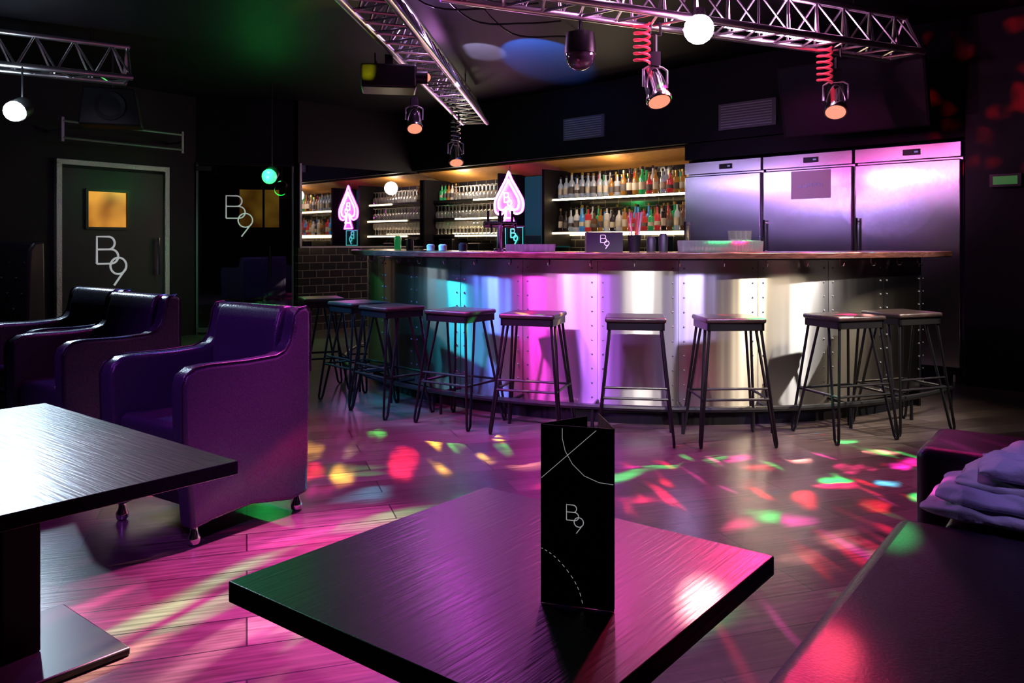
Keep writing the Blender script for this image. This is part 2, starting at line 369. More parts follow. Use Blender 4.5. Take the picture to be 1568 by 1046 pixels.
# ------------------------------------------------------------------ neon spade
def cat(P,n=6):
    out=[]
    for i in range(len(P)-1):
        p0=Vector(P[max(i-1,0)]);p1=Vector(P[i]);p2=Vector(P[i+1]);p3=Vector(P[min(i+2,len(P)-1)])
        for k in range(n):
            t=k/n; out.append(.5*((2*p1)+(-p0+p2)*t+(2*p0-5*p1+4*p2-p3)*t*t+(-p0+3*p1-3*p2+p3)*t**3))
    out.append(Vector(P[-1])); return out
e=empty('neon_spade_sign'); e.matrix_world=BW@Matrix.Translation((-2.74,.12,1.72))@Matrix.Scale(1.1,4)
half=[(0,.33),(.05,.24),(.15,.11),(.235,-.02),(.22,-.14),(.12,-.17),(.035,-.11)]
h1=cat(half); full=[(p.x,p.y) for p in h1]+[(.05,-.2),(.10,-.30)]
out=full+[(-x,z) for x,z in full[::-1]]
b=MB(); b.prism(out,.012,.03,M_NEONF,'Y'); b.obj('backing',e,smooth=False)
b=MB(); b.path([(x,-.0,z) for x,z in out[:-1]],.012,M_NEON,8,closed=True); b.path([(x*.72,-.005,z*.72) for x,z in out[:-1]],.009,M_NEONW,8,closed=True)
logo(b,(0,-.02),.2,M_NEONW,.007,y=-.015)
b.path([(0,.02,.33),(0,.02,.40)],.004,M_IRON); b.obj('tubes',e)
b=MB(); logo(b,(0,0),.2,M_NEONC,.009); b.path([(-.16,0,-.12),(.16,0,-.12),(.16,0,.12),(-.16,0,.12)],.006,M_NEONC,6,closed=True)
b.box((0,.02,0),(.36,.01,.28),M_IRON); b.obj('neon_logo_sign',M=BW@Matrix.Translation((-2.72,.2,1.24)))

# ------------------------------------------------------------------ fridges
M_DISP=mat('fridge_display',(.05,.05,.1),.3,emit=(.3,.3,.8),es=.6)
for i in range(3):
    w=.885; x0=.01+i*.89
    e=empty('upright_fridge'); e.matrix_world=BW@Matrix.Translation((x0+w/2,0,0))
    b=MB(); b.box((0,.4,1.03),(w-.01,.66,1.92),M_FRIDGE); 
    for sx in (-1,1):
        for yy in (.12,.68): b.lathe([(.025,0),(.02,.075)],(sx*.36,yy,0),M_CHROME,10)
    b.obj('cabinet',e,.006)
    b=MB(); b.box((0,.035,.99),(w-.02,.06,1.72),M_FRIDGE); b.obj('door',e,.01)
    b=MB(); b.box((0,.035,1.93),(w-.02,.05,.12),M_FRIDGE); b.box((.05,.005,1.93),(.14,.012,.05),M_SCREEN); b.box((.09,-.003,1.93),(.03,.004,.014),M_DISP)
    b.box((0,.04,.10),(w-.04,.04,.05),M_IRON); b.obj('control_panel',e,.004)
    b=MB(); hx=-.40
    b.path([(hx,-.035,1.05),(hx,-.035,1.38)],.012,M_CHROME); b.path([(hx,-.035,1.08),(hx,.01,1.08)],.008,M_CHROME); b.path([(hx,-.035,1.35),(hx,.01,1.35)],.008,M_CHROME); b.obj('handle',e)
    if i==1:
        b=MB(); b.box((.05,.002,1.70),(.38,.003,.26),M_PAPER)
        for k in range(5): b.box((.05-.1+k*.05,-.001,1.70+random.uniform(-.02,.02)),(.035,.002,.03),M_GREY)
        b.obj('notice_paper',e)

# ------------------------------------------------------------------ curved bar
C=(1.2,7.67); R=2.52; A0=math.radians(-47); A1=math.radians(-192)
e=empty('curved_bar')
b=MB(); b.arc(C,R-.04,R,.12,1.05,A0,A1,M_BAR,110); b.arc(C,R-.10,R-.05,0,.12,A0,A1,M_BLACK,60)
o=b.obj('steel_front',e)
for v in o.data.vertices: v.co.x-=C[0]; v.co.y-=C[1]
o.location=(C[0],C[1],0)
b=MB(); b.arc(C,R-.50,R+.14,1.06,1.10,math.radians(-42),A1,M_COUNTER,110); b.obj('counter_top',e,.006)
b=MB(); b.arc(C,R-.45,R-.42,0,1.06,A0,A1,M_BLACK,60)
b.arc(C,R-.45,R,.0,1.055,A0-.012,A0,M_BLACK,1)
b.arc(C,R-.41,R-.05,.62,.64,A0,A1,M_BLACK,60); b.obj('inner_carcass',e)
b=MB()
seams=[math.radians(-47-11.6*k) for k in range(0,13)]
for a in seams:
    for off in (-.014,.014):
        for k in range(10):
            z=.17+k*.092; aa=a+off
            p=Vector((C[0]+(R+.001)*math.cos(aa),C[1]+(R+.001)*math.sin(aa),z)); b.sphere(p,.006,M_GREY,6)
    b.box((C[0]+R*math.cos(a),C[1]+R*math.sin(a),.585),(.003,.002,.92),M_IRON,a)
b.obj('rivets',e)
b=MB(); b.path([(C[0]+(R+.2)*math.cos(A0+(A1-A0)*i/80),C[1]+(R+.2)*math.sin(A0+(A1-A0)*i/80),.15) for i in range(81)],.018,M_IRON,8)
for k in range(13):
    a=seams[k]; c,s=math.cos(a),math.sin(a)
    b.path([(C[0]+(R-.03)*c,C[1]+(R-.03)*s,.15),(C[0]+(R+.2)*c,C[1]+(R+.2)*s,.15),(C[0]+(R+.2)*c,C[1]+(R+.2)*s,.0)],.011,M_IRON,6)
b.obj('foot_rail',e)
b=MB()
for k in range(22):
    a=math.radians(-50-6.2*k); c,s=math.cos(a),math.sin(a)
    P=[(0,0),(0,-.035),(.012,-.05),(.028,-.048),(.034,-.03)]
    b.path([(C[0]+(R+.03+q)*c,C[1]+(R+.03+q)*s,1.062+z) for q,z in P],.004,M_CHROME,6)
b.obj('bag_hooks',e)
def cp(px,dr,z=1.1):
    best=None
    for i in range(600):
        a=math.radians(-42-i*.25); x=C[0]+(R+dr)*math.cos(a); y=C[1]+(R+dr)*math.sin(a)
        d=abs(x/y-px)
        if best is None or (d<best[0]-1e-4): best=(d,x,y,a)
    return Vector((best[1],best[2],z)),best[3]
random.seed(5)
b=MB()
for k in range(26):
    p,a=cp(.208+.0038*k,-.12); tumbler(b,p.x,p.y,1.101,.028,.07)
    if k%2==0: p,a=cp(.208+.0038*k,-.22); tumbler(b,p.x,p.y,1.101,.03,.075)
for k in range(4): p,a=cp(.27+.006*k,-.3); tumbler(b,p.x,p.y,1.101,.033,.14)
for k in range(10): p,a=cp(-.005+.006*k,-.25); tumbler(b,p.x,p.y,1.101,.022,.05)
b.obj('drinking_glasses')
p,a=cp(.112,-.2)
b=MB(); b.box((0,0,.065),(.24,.12,.13),M_CARD); logo(b,(0,.065),.09,M_WHITE,.003,y=-.062); b.obj('napkin_holder',M=TR(p.x,p.y,1.101,0),bevel=.004)
p,a=cp(.150,-.2)
b=MB(); b.lathe([(.035,0),(.045,.11),(.042,.11),(.033,.005)],(0,0,0),M_IRON,14)
for k in range(22):
    q=random.random()*6.28; b.path([(0.015*math.cos(q),.015*math.sin(q),.01),(.055*math.cos(q),.055*math.sin(q),.26)],.003,random.choice([M_RED,M_PAPER]),5)
b.obj('straw_holder',M=TR(p.x,p.y,1.101))
p,a=cp(-.015,-.32)
b=MB(); b.lathe([(.05,0),(.05,.015),(.025,.02),(.025,.18),(.03,.19)],(0,0,0),M_CHROME,14); b.path([(-.12,0,.19),(.12,0,.19)],.025,M_CHROME,10)
for x in (-.09,0,.09): b.path([(x,-.02,.19),(x,-.08,.19),(x,-.09,.13)],.008,M_CHROME); b.path([(x,0,.2),(x,0,.29)],.01,M_IRON)
b.obj('beer_tap',M=TR(p.x,p.y,1.101,.3))
b=MB()
for k,(px,h) in enumerate(((-.14,.12),(-.125,.09),(-.10,.05),(-.085,.05),(-.06,.06),(.17,.1),(.185,.12))):
    p,a=cp(px,-.25); b.lathe([(.03,0),(.032,h*.8),(.02,h)],(p.x,p.y,1.101),[M_NEONC,M_CARD,M_PAPER,M_PAPER,M_CARD,M_CARD,M_CARD][k] if k else BCOL[2],10)
b.obj('counter_clutter')

# ------------------------------------------------------------------ bar stools
def stool(x,y,rz):
    e=empty('bar_stool',(x,y,0),rz)
    b=MB(); b.box((0,0,.715),(.35,.32,.03),M_SEATW); b.obj('seat',e,.012)
    b=MB()
    for sx in (-1,1): b.box((sx*.155,0,.68),(.02,.30,.045),M_IRON)
    for sy in (-1,1): b.box((0,sy*.14,.68),(.33,.02,.045),M_IRON)
    b.obj('apron',e,.003)
    k=1
    for sx in (-1,1):
        for sy in (-1,1):
            b=MB(); t=(sx*.15,sy*.135,.66); f=(sx*.215,sy*.20,0)
            t2=(sx*.15,sy*.045,.66)
            L=[t]+[(f[0],f[1]+sy*.004,.03),(f[0],f[1],.009),(f[0],f[1]-sy*.016,.008),(f[0],f[1]-sy*.028,.03)]+[t2]
            b.path(L,.0085,M_IRON,7); b.obj('leg_%d'%k,e); k+=1
    b=MB(); z=.27; q=.66; fx=.15+.065*(1-z/q); fy=.135+.065*(1-z/q)
    P=[(-fx,-fy,z),(fx,-fy,z),(fx,fy,z),(-fx,fy,z)]
    for i in range(4): b.path([P[i],P[(i+1)%4]],.008,M_IRON,7)
    z=.33; fx=.15+.065*(1-z/q); fy=.135+.065*(1-z/q)
    b.path([(-fx,-fy,z),(fx,-fy,z)],.007,M_IRON,7)
    b.obj('foot_rest',e)
for x,y in ((-1.507,6.45),(-1.13,6.0),(-.83,5.62),(-.335,5.3),(.133,5.06),(.73,4.83),(1.27,4.80),(2.0,4.92),(2.45,5.14)):
    stool(x,y,math.atan2(y-C[1],x-C[0])+pi/2+random.uniform(-.12,.12))

# ------------------------------------------------------------------ armchairs
def armchair(x,y,rz):
    e=empty('tub_armchair',(x,y,0),rz); e.scale=(.93,1,1)
    prof=[(-.275,.07),(-.31,.40),(-.315,.62),(-.30,.66),(-.26,.685),(-.20,.69),(-.02,.685),(.12,.69),(.165,.705),(.195,.74),(.21,.80),(.22,.855),(.24,.88),(.28,.885),(.305,.86),(.305,.60),(.29,.08),(.20,.065),(.0,.10),(-.18,.085)]
    k=1
    for sx in (-1,1):
        b=MB(); b.prism(prof,sx*.225,sx*.315,M_LEATH,'X'); b.obj('side_%d'%k,e,.022,4)
        b=MB(); 
        b.path([(sx*.311,p,q) for p,q in prof[1:16]],.004,M_LEATHR,6); b.obj('piping_%d'%k,e); k+=1
    b=MB(); b.prism([(.13,.40),(.175,.78),(.20,.86),(.225,.885),(.28,.885),(.30,.86),(.30,.10),(.24,.08),(.2,.30)],-.23,.23,M_LEATH,'X'); b.obj('back',e,.02,4)
    b=MB(); b.box((0,-.05,.39),(.45,.47,.14),M_LEATH); b.obj('seat_cushion',e,.035,5)
    b=MB(); b.box((0,-.03,.235),(.45,.48,.17),M_LEATHR); b.obj('seat_base',e,.012)
    k=1
    for sx in (-1,1):
        for yy in (-.24,.26):
            b=MB(); b.lathe([(.014,0),(.024,.008),(.026,.03),(.015,.05),(.015,.09)],(sx*.27,yy,0),M_CHROME,12); b.obj('foot_%d'%k,e); k+=1
CA=math.radians(-34.8)
armchair(-1.29,3.475,CA); armchair(-2.18,4.27,CA); armchair(-2.66,4.78,CA)
e=empty('booth_sofa'); e.matrix_world=TR(-4.55,7.0,0,math.radians(-20))
b=MB(); b.prism([(.0,.1),(.05,1.10),(.10,1.17),(.2,1.17),(.22,.1)],-.45,.5,M_LEATHR,'X'); b.obj('back',e,.025)
b=MB(); b.box((0.02,-.27,.36),(.92,.58,.2),M_LEATHR); b.obj('seat',e,.03)
b=MB(); b.box((0.02,-.25,.13),(.9,.5,.26),M_BLACK); b.obj('plinth',e)
b=MB()
for i in range(5):
    for j in range(4): b.sphere((-.32+i*.17+(j%2)*.08,.01+.013*j,.6+j*.13),.012,M_LEATH,8)
b.obj('buttons',e)

# ------------------------------------------------------------------ tables
TZ=.60
def table(name,corner,a,lx,ly,leg=None,base=.4,legw=.1):
    e=empty(name,(corner[0],corner[1],0),a)
    b=MB(); b.box((lx/2,ly/2,TZ-.0175),(lx,ly,.035),M_TABLE); b.obj('top',e,.0025)
    l=leg or (lx/2,ly/2)
    b=MB(); b.box((l[0],l[1],.295),(legw,legw,.54),M_BLACK); b.obj('column',e,.004)
    b=MB(); b.box((l[0],l[1],.012),(base,base,.024),M_IRON); b.obj('base_plate',e,.006)
    b=MB(); b.box((l[0],l[1],.5725),(.3,.08,.015),M_IRON);b.box((l[0],l[1],.5725),(.08,.3,.0149),M_IRON); b.obj('top_bracket',e)
fa=math.atan2(1.352-1.876,-.47+.059)
table('cafe_table',(-.059,1.876),fa,.666,.672)
la=math.atan2(.632,-.775)
table('cafe_table',(-.704,2.10),la,1.2,.75,leg=(.63,.30),base=.44)

# ------------------------------------------------------------------ menu card (triangular tent)
cl=Vector((.045,1.273)); cr_=Vector((.155,1.239)); d=cr_-cl; W=d.length; ca=math.atan2(d.y,d.x)
Mm=TR(cl.x,cl.y,TZ+.0005,ca); e=empty('menu_card'); e.matrix_world=Mm
hh=.277
b=MB(); b.box((W/2,0,hh/2),(W,.0012,hh),M_CARD)
b.obj('front_panel',e,smooth=False)
for nm,p,q in (('side_panel',(0,.001),(W*.5,.075)),('rear_panel',(W,.001),(W*.62,.10))):
    b=MB(); v=Vector(q)-Vector(p); b.box(((p[0]+q[0])/2,(p[1]+q[1])/2,hh/2+.002),(v.length,.0012,hh-.002),M_CARD,math.atan2(v.y,v.x)); b.obj(nm,e,smooth=False)
b=MB(); yy=-.0009; r=.00045
def cpnt(u,v): return (u*W,yy,v*hh)
b.path([cpnt(.01,.70),cpnt(.76,.985)],r,M_WHITE,5)
b.path([cpnt(*p) for p in [(.30,.985),(.30,.93),(.34,.86),(.44,.79),(.6,.73),(.8,.70),(.99,.695)]],r,M_WHITE,5)
al=[(.01,.305),(.12,.285),(.24,.25),(.36,.20),(.47,.14),(.54,.08),(.585,.01)]
pl=cat([(x,z) for x,z in al],8)
for i in range(0,len(pl)-2,4): b.path([cpnt(*pl[i]),cpnt(*pl[i+2])],r,M_WHITE,5)
b2=MB(); logo(b2,(.47*W,.485*hh),.043,M_WHITE,.0007,y=yy); b2.obj('logo',e)
b.obj('line_art',e)

# ------------------------------------------------------------------ right-hand sofa
sa=math.atan2(-.6,.8)
e=empty('corner_sofa'); e.matrix_world=TR(1.0,2.12,0,sa)
b=MB(); b.box((.85,-1.0,.38),(1.7,2.0,.15),M_LEATHR); b.obj('seat_cushion',e,.035,5)
b=MB(); b.box((.87,-.98,.18),(1.6,1.9,.25),M_BLACK); b.obj('base',e,.01)
b=MB(); b.box((1.85,-.9,.55),(.24,2.2,.9),M_LEATHR); b.obj('back',e,.05,5)
b=MB(); b.box((.90,.165,.375),(1.6,.31,.14),M_LEATHR); b.obj('seat_cushion_rear',e,.03,5)
b=MB(); b.box((.92,.165,.15),(1.5,.30,.26),M_BLACK); b.obj('base_rear',e,.01)
b=MB(); b.box((.87,.56,.275),(1.8,.36,.55),M_LEATHR); b.obj('arm_rear',e,.035,5)
M_CLOTH=mat('purple_jacket_cloth',(.30,.28,.40),.6,bump=.3,bscale=60)
M_CLOTH2=mat('grey_jacket_cloth',(.36,.34,.40),.7,bump=.3,bscale=60)
def fold(b,c,d,m,seed,rz=0,amp=1):
    nx,nu=100,90; vs=[];fs=[]
    for i in range(nx+1):
        t=-1+2*i/nx; end=max(.02,(1-abs(t)**6))**.5
        for k in range(nu):
            A=2*pi*k/nu; ca_,sa_=math.cos(A),math.sin(A)
            y=math.copysign(abs(ca_)**.45,ca_)*d[1]/2*(.8+.2*end); z=math.copysign(abs(sa_)**.8,sa_)*d[2]/2*end
            x=t*d[0]/2
            w=(1-abs(noise.noise(Vector((x*6+y*3+seed,y*6-x*3,seed))))*2.4)*.014+noise.noise(Vector((x*9+seed*3,y*26+x*14,seed)))*.013
            z+=w*amp*(1 if sa_>-.2 else .1)*end; y+=w*1.2*amp*(1 if y>0 else -1); x+=noise.noise(Vector((y*9,z*20,seed)))*.02
            vs.append((x,y,z))
    for i in range(nx):
        for k in range(nu):
            l=(k+1)%nu; fs.append((i*nu+k,i*nu+l,(i+1)*nu+l,(i+1)*nu+k))
    fs+=[tuple(range(nu)),tuple(nx*nu+k for k in range(nu))]
    b.add(vs,fs,m,TR(*c,rz))
e=empty('folded_jackets'); e.matrix_world=TR(1.0,2.12,0,sa)
b=MB(); fold(b,(.42,.17,.477),(.74,.33,.045),M_CLOTH2,1.3); fold(b,(.43,.17,.512),(.70,.31,.045),M_CLOTH,4.1,.04); b.obj('lower_layer',e)
b=MB(); fold(b,(.46,.18,.547),(.66,.30,.045),M_CLOTH2,8.7,-.04); fold(b,(.47,.19,.585),(.62,.27,.05),M_CLOTH,12.7,.08,1.5); b.obj('upper_layer',e)

# ------------------------------------------------------------------ trusses & stage lights
def truss(p0,p1,z,h=.29,w=.29):
    p0=Vector((*p0,z));p1=Vector((*p1,z)); d=(p1-p0); L=d.length; d.normalize(); q=Vector((-d.y,d.x,0))
    b=MB(); up=Vector((0,0,h))
    ch=[lambda t:p0+d*t-q*w/2, lambda t:p0+d*t+q*w/2, lambda t:p0+d*t+up]
    for c in ch: b.path([c(0),c(L)],.025,M_ALU,10)
    n=max(2,int(L/.26)); 
    for i in range(n):
        t0=L*i/n;t1=L*(i+.5)/n;t2=L*(i+1)/n
        for a,c in ((0,2),(1,2),(0,1)):
            b.path([ch[a](t0),ch[c](t1)],.009,M_ALU,6); b.path([ch[c](t1),ch[a](t2)],.009,M_ALU,6)
    for t in (.02,L-.02):
        for a,c in ((0,2),(1,2),(0,1)): b.path([ch[a](t),ch[c](t)],.014,M_ALU,6)
    for t in (L*.15,L*.85):
        b.path([p0+d*t+up,Vector(((p0+d*t).x,(p0+d*t).y,3.0))],.008,M_IRON,6)
    return b.obj('lighting_truss')
truss((-.35,4.60),(3.0,6.20),2.58)
truss((-.90,4.3),(-.44,9.7),2.58)
truss((-5.0,6.0),(-3.35,7.15),2.58)
def coil(b,top,bot,r=.045,n=6,m=M_COIL,w=.009):
    P=[]; k=n*12
    for i in range(k+1):
        t=i/k; A=2*pi*n*t; P.append((top[0]+r*math.cos(A),top[1]+r*math.sin(A),top[2]+(bot-top[2])*t))
    b.path(P,w,m,6)
def stage_light(x,y,ztop,zlamp,yaw=0,tilt=.5,lens=M_LENS_A,red=True,s=1):
    b=MB()
    b.path([(x-.03,y,ztop+.03),(x+.03,y,ztop+.03),(x+.035,y,ztop-.05),(x-.035,y,ztop-.05)],.012,M_IRON,6,closed=True)
    zy=zlamp+.13*s
    b.path([(x,y,ztop-.05),(x,y,zy)],.014,M_IRON,6)
    b.box((x,y,zy+.05),(.06,.06,.09),M_IRON)
    if red:
        coil(b,(x-.09,y-.02,ztop+.02),ztop-.24,.05,6)
    else: coil(b,(x,y,ztop-.05),zy,.05,int(max(2,(ztop-zy)/.05)),M_ALU,.006)
    M=Matrix.Translation((x,y,zlamp))@Matrix.Rotation(yaw,4,'Z')
    b.path([(-.085*s,0,0),(-.085*s,0,.11*s),(-.05*s,0,.13*s),(.05*s,0,.13*s),(.085*s,0,.11*s),(.085*s,0,0)],.008,M_ALU,6,M=M)
    T=M@Matrix.Rotation(tilt,4,'X')
    b.lathe([(.03*s,.14*s),(.06*s,.12*s),(.07*s,.04*s),(.072*s,-.06*s),(.085*s,-.10*s),(.08*s,-.12*s)],(0,0,0),M_CHROME,18,T)
    b.lathe([(.001,-.124*s),(.07*s,-.122*s)],(0,0,0),lens,18,T)
    return b.obj('stage_spotlight')
stage_light(.93,5.30,2.56,2.17,.3,-.5)
stage_light(2.36,5.95,2.56,2.20,-.4,-.6)
stage_light(-.62,9.0,2.56,2.14,.2,-.5,red=False)
stage_light(-.97,8.1,2.56,2.38,.2,-.6,red=False)
b=MB(); b.path([(.43,5.15,2.56),(.43,5.15,2.50)],.012,M_IRON); b.lathe([(.03,.14),(.09,.12),(.10,.02),(.10,-.01)],(.43,5.15,2.36),M_IRON,18)
b.sphere((.43,5.15,2.34),.095,mat('smoked_dome',(.18,.14,.2),.08,.4,coat=1),18); b.obj('effect_dome_light')
b=MB(); b.sphere((1.18,5.16,2.51),.095,M_LENS_P,20); b.lathe([(.05,.08),(.04,.14)],(1.18,5.16,2.50),M_IRON,12); b.obj('globe_lamp')
b=MB(); b.path([(1.4,5.42,2.62),(2.25,5.83,2.62)],.03,M_TUBE,10); b.path([(1.34,5.39,2.62),(1.4,5.42,2.62)],.035,M_IRON,10); b.path([(2.25,5.83,2.62),(2.31,5.86,2.62)],.035,M_IRON,10); b.obj('tube_light')
e=empty('moving_light_projector'); e.matrix_world=TR(-.95,6.3,2.42,.15)
b=MB(); b.box((0,0,0),(.42,.34,.18),M_IRON); b.obj('body',e,.02)
b=MB(); b.path([(.2,-.12,.0),(.29,-.12,.0)],.05,M_IRON,14); b.sphere((.28,-.12,0),.035,M_LENS_A,10); b.box((0,0,.10),(.06,.3,.12),M_IRON)
b.path([(-.1,0,.09),(-.1,0,.2)],.012,M_IRON); b.obj('lens_barrel',e)
def par(x,y,z,lens,name='par_can_light',up=2.58,r=.055):
    b=MB(); b.lathe([(.05,.12),(.08,.08),(.085,-.04),(.001,-.035)],(0,0,0),M_IRON,16,Matrix.Translation((x,y,z))@Matrix.Rotation(-1.1,4,'X'))
    b.sphere((x,y-.05,z-.02),r,lens,12); b.path([(x,y+.05,z+.05),(x,y+.05,up)],.008,M_IRON); b.obj(name)
par(-3.93,6.5,2.22,M_LENS_W,r=.08)
par(-2.78,9.4,1.94,M_GLOW_G,up=3.0,r=.085)  # hanging lamp added in place of a green reflection in the glass
e=empty('wall_speaker'); e.matrix_world=TR(-3.7,7.55,2.40,.35)
b=MB(); b.prism([(-.26,-.17),(.26,-.17),(.20,.17),(-.22,.17)],-.16,.16,M_BLACK,'Y'); b.obj('cabinet',e,.015)
b=MB(); b.lathe([(.12,0),(.13,.012),(.09,.0),(.03,-.02)],(0,0,0),M_BLACK,20,Matrix.Translation((0,-.165,0))@Matrix.Rotation(pi/2,4,'X')); b.path([(0,0,.17),(0,0,.6)],.015,M_IRON); b.obj('driver',e)
b=MB(); b.lathe([(.10,0),(.20,-.03),(.22,-.10),(.15,-.17),(.02,-.2)],(-1.75,4.6,3.0),M_IRON,22); b.obj('ceiling_fixture')
e=empty('wall_television'); e.matrix_world=TR(2.8,6.75,2.38,math.radians(-44))@Matrix.Rotation(math.radians(14),4,'X')
b=MB(); b.box((0,0,0),(1.2,.05,.62),M_BLACK); b.obj('bezel',e,.008)
b=MB(); b.box((0,-.027,0),(1.16,.004,.58),M_SCREEN); b.obj('panel',e)
b=MB(); b.path([(0,.03,0),(0,.13,.1),(0,.05,.62)],.02,M_IRON); b.obj('ceiling_mount',e)
for x,z in ((-1.35,2.50),(.75,2.42)):
    b=MB(); b.box((0,0,0),(.62,.02,.26),M_VENT)
    for k in range(9): b.box((0,-.014,-.105+k*.026),(.56,.012,.008),M_VENT2)
    b.obj('air_vent',M=BW@Matrix.Translation((x,-.012,z)))
b=MB(); b.box((0,0,0),(.22,.04,.10),M_IRON); b.box((0,-.022,0),(.17,.004,.065),M_GREENEXIT); b.obj('exit_sign',M=BW@Matrix.Translation((3.0,-.03,1.65)))
b=MB()
for k in range(3):
    P=[(-.9+.3*k,5.0+.5*k,2.98),(-.6+.3*k,5.6+.4*k,2.80),(-.2+.3*k,6.0+.4*k,2.88),(.2+.2*k,6.2+.5*k,2.98)]
    b.path([p for p in cat(P)],.007,M_IRON,5)
b.obj('ceiling_cables')

# ------------------------------------------------------------------ lights
def spot(loc,tgt,col,W,ang=60,blend=.6,rad=.05,gobo=None,name='spot_beam'):
    l=bpy.data.lights.new(name,'SPOT'); l.energy=W; l.color=col; l.spot_size=math.radians(ang); l.spot_blend=blend; l.shadow_soft_size=rad
    o=bpy.data.objects.new(name,l); COL.objects.link(o); o.location=loc
    o.rotation_euler=(Vector(tgt)-Vector(loc)).to_track_quat('-Z','Y').to_euler()
    if gobo:
        sc,thr,stretch,cols=gobo
        l.use_nodes=True; nt=l.node_tree; em=nt.nodes['Emission']; L=nt.links.new
        tc=nt.nodes.new('ShaderNodeTexCoord'); mp=nt.nodes.new('ShaderNodeMapping'); mp.inputs['Scale'].default_value=stretch
        mp.inputs['Location'].default_value=(random.random()*5,random.random()*5,random.random()*5)
        nz=nt.nodes.new('ShaderNodeTexNoise'); nz.inputs['Scale'].default_value=sc*.9; nz.inputs['Detail'].default_value=2
        va=nt.nodes.new('ShaderNodeMix'); va.data_type='RGBA'; va.blend_type='ADD'; va.inputs['Factor'].default_value=1.4/sc
        vo=nt.nodes.new('ShaderNodeTexVoronoi'); vo.inputs['Scale'].default_value=sc
        mr=nt.nodes.new('ShaderNodeMapRange'); mr.interpolation_type='SMOOTHSTEP'; mr.inputs['From Min'].default_value=thr; mr.inputs['From Max'].default_value=thr*.2; mr.inputs['To Min'].default_value=0; mr.inputs['To Max'].default_value=1
        L(tc.outputs['Normal'],mp.inputs[0]); L(mp.outputs[0],nz.inputs[0]); L(mp.outputs[0],va.inputs[6]); L(nz.outputs['Color'],va.inputs[7])
        L(va.outputs[2],vo.inputs['Vector']); L(vo.outputs['Distance'],mr.inputs[0])
        n3=nt.nodes.new('ShaderNodeTexNoise'); n3.inputs['Scale'].default_value=sc*.5; L(mp.outputs[0],n3.inputs[0])
        m3=nt.nodes.new('ShaderNodeMapRange'); m3.inputs['From Min'].default_value=.36; m3.inputs['From Max'].default_value=.6; m3.inputs['To Min'].default_value=.12; L(n3.outputs[0],m3.inputs[0])
        mu=nt.nodes.new('ShaderNodeMath'); mu.operation='MULTIPLY'; L(mr.outputs[0],mu.inputs[0]); L(m3.outputs[0],mu.inputs[1]); L(mu.outputs[0],em.inputs['Strength'])
        sp=nt.nodes.new('ShaderNodeSeparateColor'); L(vo.outputs['Color'],sp.inputs[0])
        cr=nt.nodes.new('ShaderNodeValToRGB'); cr.color_ramp.interpolation='CONSTANT'; el=cr.color_ramp.elements
        el[0].position=0; el[0].color=(*cols[0],1); el[1].position=1/len(cols); el[1].color=(*cols[1],1)
        for i in range(2,len(cols)): x=el.new(i/len(cols)); x.color=(*cols[i],1)
        L(sp.outputs[0],cr.inputs[0]); L(cr.outputs[0],em.inputs['Color'])
    return o
def point(loc,col,W,rad=.06,name='lamp_and_fill_glow'):
    l=bpy.data.lights.new(name,'POINT'); l.energy=W; l.color=col; l.shadow_soft_size=rad
    o=bpy.data.objects.new(name,l); COL.objects.link(o); o.location=loc; return o
PINK=(1,.08,.42);MAG=(1,.05,.8);VIO=(.42,.08,1);BLUE=(.08,.16,1);CYAN=(.05,.75,1);RED=(1,.03,.06);GRN=(.05,1,.25);WHT=(1,.93,.85);WARM=(1,.82,.55)
# bar-front streaks
spot((.45,2.4,2.6),(.9,5.2,.55),WHT,330,26,.6,.03)
spot((2.8,3.6,2.55),(1.75,5.2,.55),WARM,420,40,.6,.03)
spot((3.8,4.33,2.55),(2.3,5.4,.55),WHT,420,40,.6,.03)
spot((3.37,3.93,2.5),(2.0,5.3,.5),WARM,100,40,.6,.35)  # broad fill added for the bar front
spot((4.2,5.7,2.4),(2.8,5.75,.6),WARM,120,40,.6,.22)  # added to brighten the dark right end of the bar
spot((-1.5,4.2,2.55),(.1,5.4,.5),MAG,330,44,.6,.10)
spot((-2.6,6.0,2.5),(-.6,5.9,.5),CYAN,360,36,.6,.06)
spot((-2.2,5.0,2.5),(-.5,5.8,.5),(.12,.22,1),480,44,.6,.10)
spot((-.5,3.4,2.55),(.5,5.2,.6),(.5,.15,1),460,40,.7,.14)
spot((1.6,3.0,2.6),(1.5,5.2,.7),(.6,.5,1),280,44,.7,.16)
spot((-1.0,3.6,2.5),(.2,5.3,.6),(1,.35,.9),220,30,.7,.04)
# back bar & fridges
spot((.1,5.7,1.98),(3.0,7.3,1.6),(1,.08,.65),50,36,.7,.04)
spot((-.6,5.6,2.0),(3.5,6.85,1.6),(.4,.6,1),45,15,.9,.04)
spot((.9,4.9,2.1),(3.4,6.9,1.8),(1,.1,.5),50,26,.8,.04)
spot((-.9,6.5,2.0),(2.3,8.1,1.5),(.6,.3,1),70,32,.7,.04)
spot((-1.2,5.6,1.7),(2.6,7.7,1.3),(.5,.35,1),34,32,.7,.05)
point((1.18,5.0,2.45),(1,.25,.75),16)
point((2.0,5.65,2.72),(1,.2,.6),7)  # added to light the truss around the tube
point((.6,4.95,2.75),(1,.4,.9),8)  # added to brighten the truss, no lamp here
point((-.6,6.2,2.72),(.8,.4,1),10)  # extra glow added to bring up the centre truss
point((-.75,7.8,2.72),(.9,.3,1),8)  # likewise added along the centre truss
point((-3.9,6.35,2.3),(.7,.9,1),9,.05)
point(tuple(bw(-3.8,.2,2.0)),(1,.85,.65),16,.1)  # added fill so the left bay's glasses show brighter
point(tuple(bw(-1.1,.15,2.0)),(1,.8,.6),9,.1)  # added fill inside the right bay
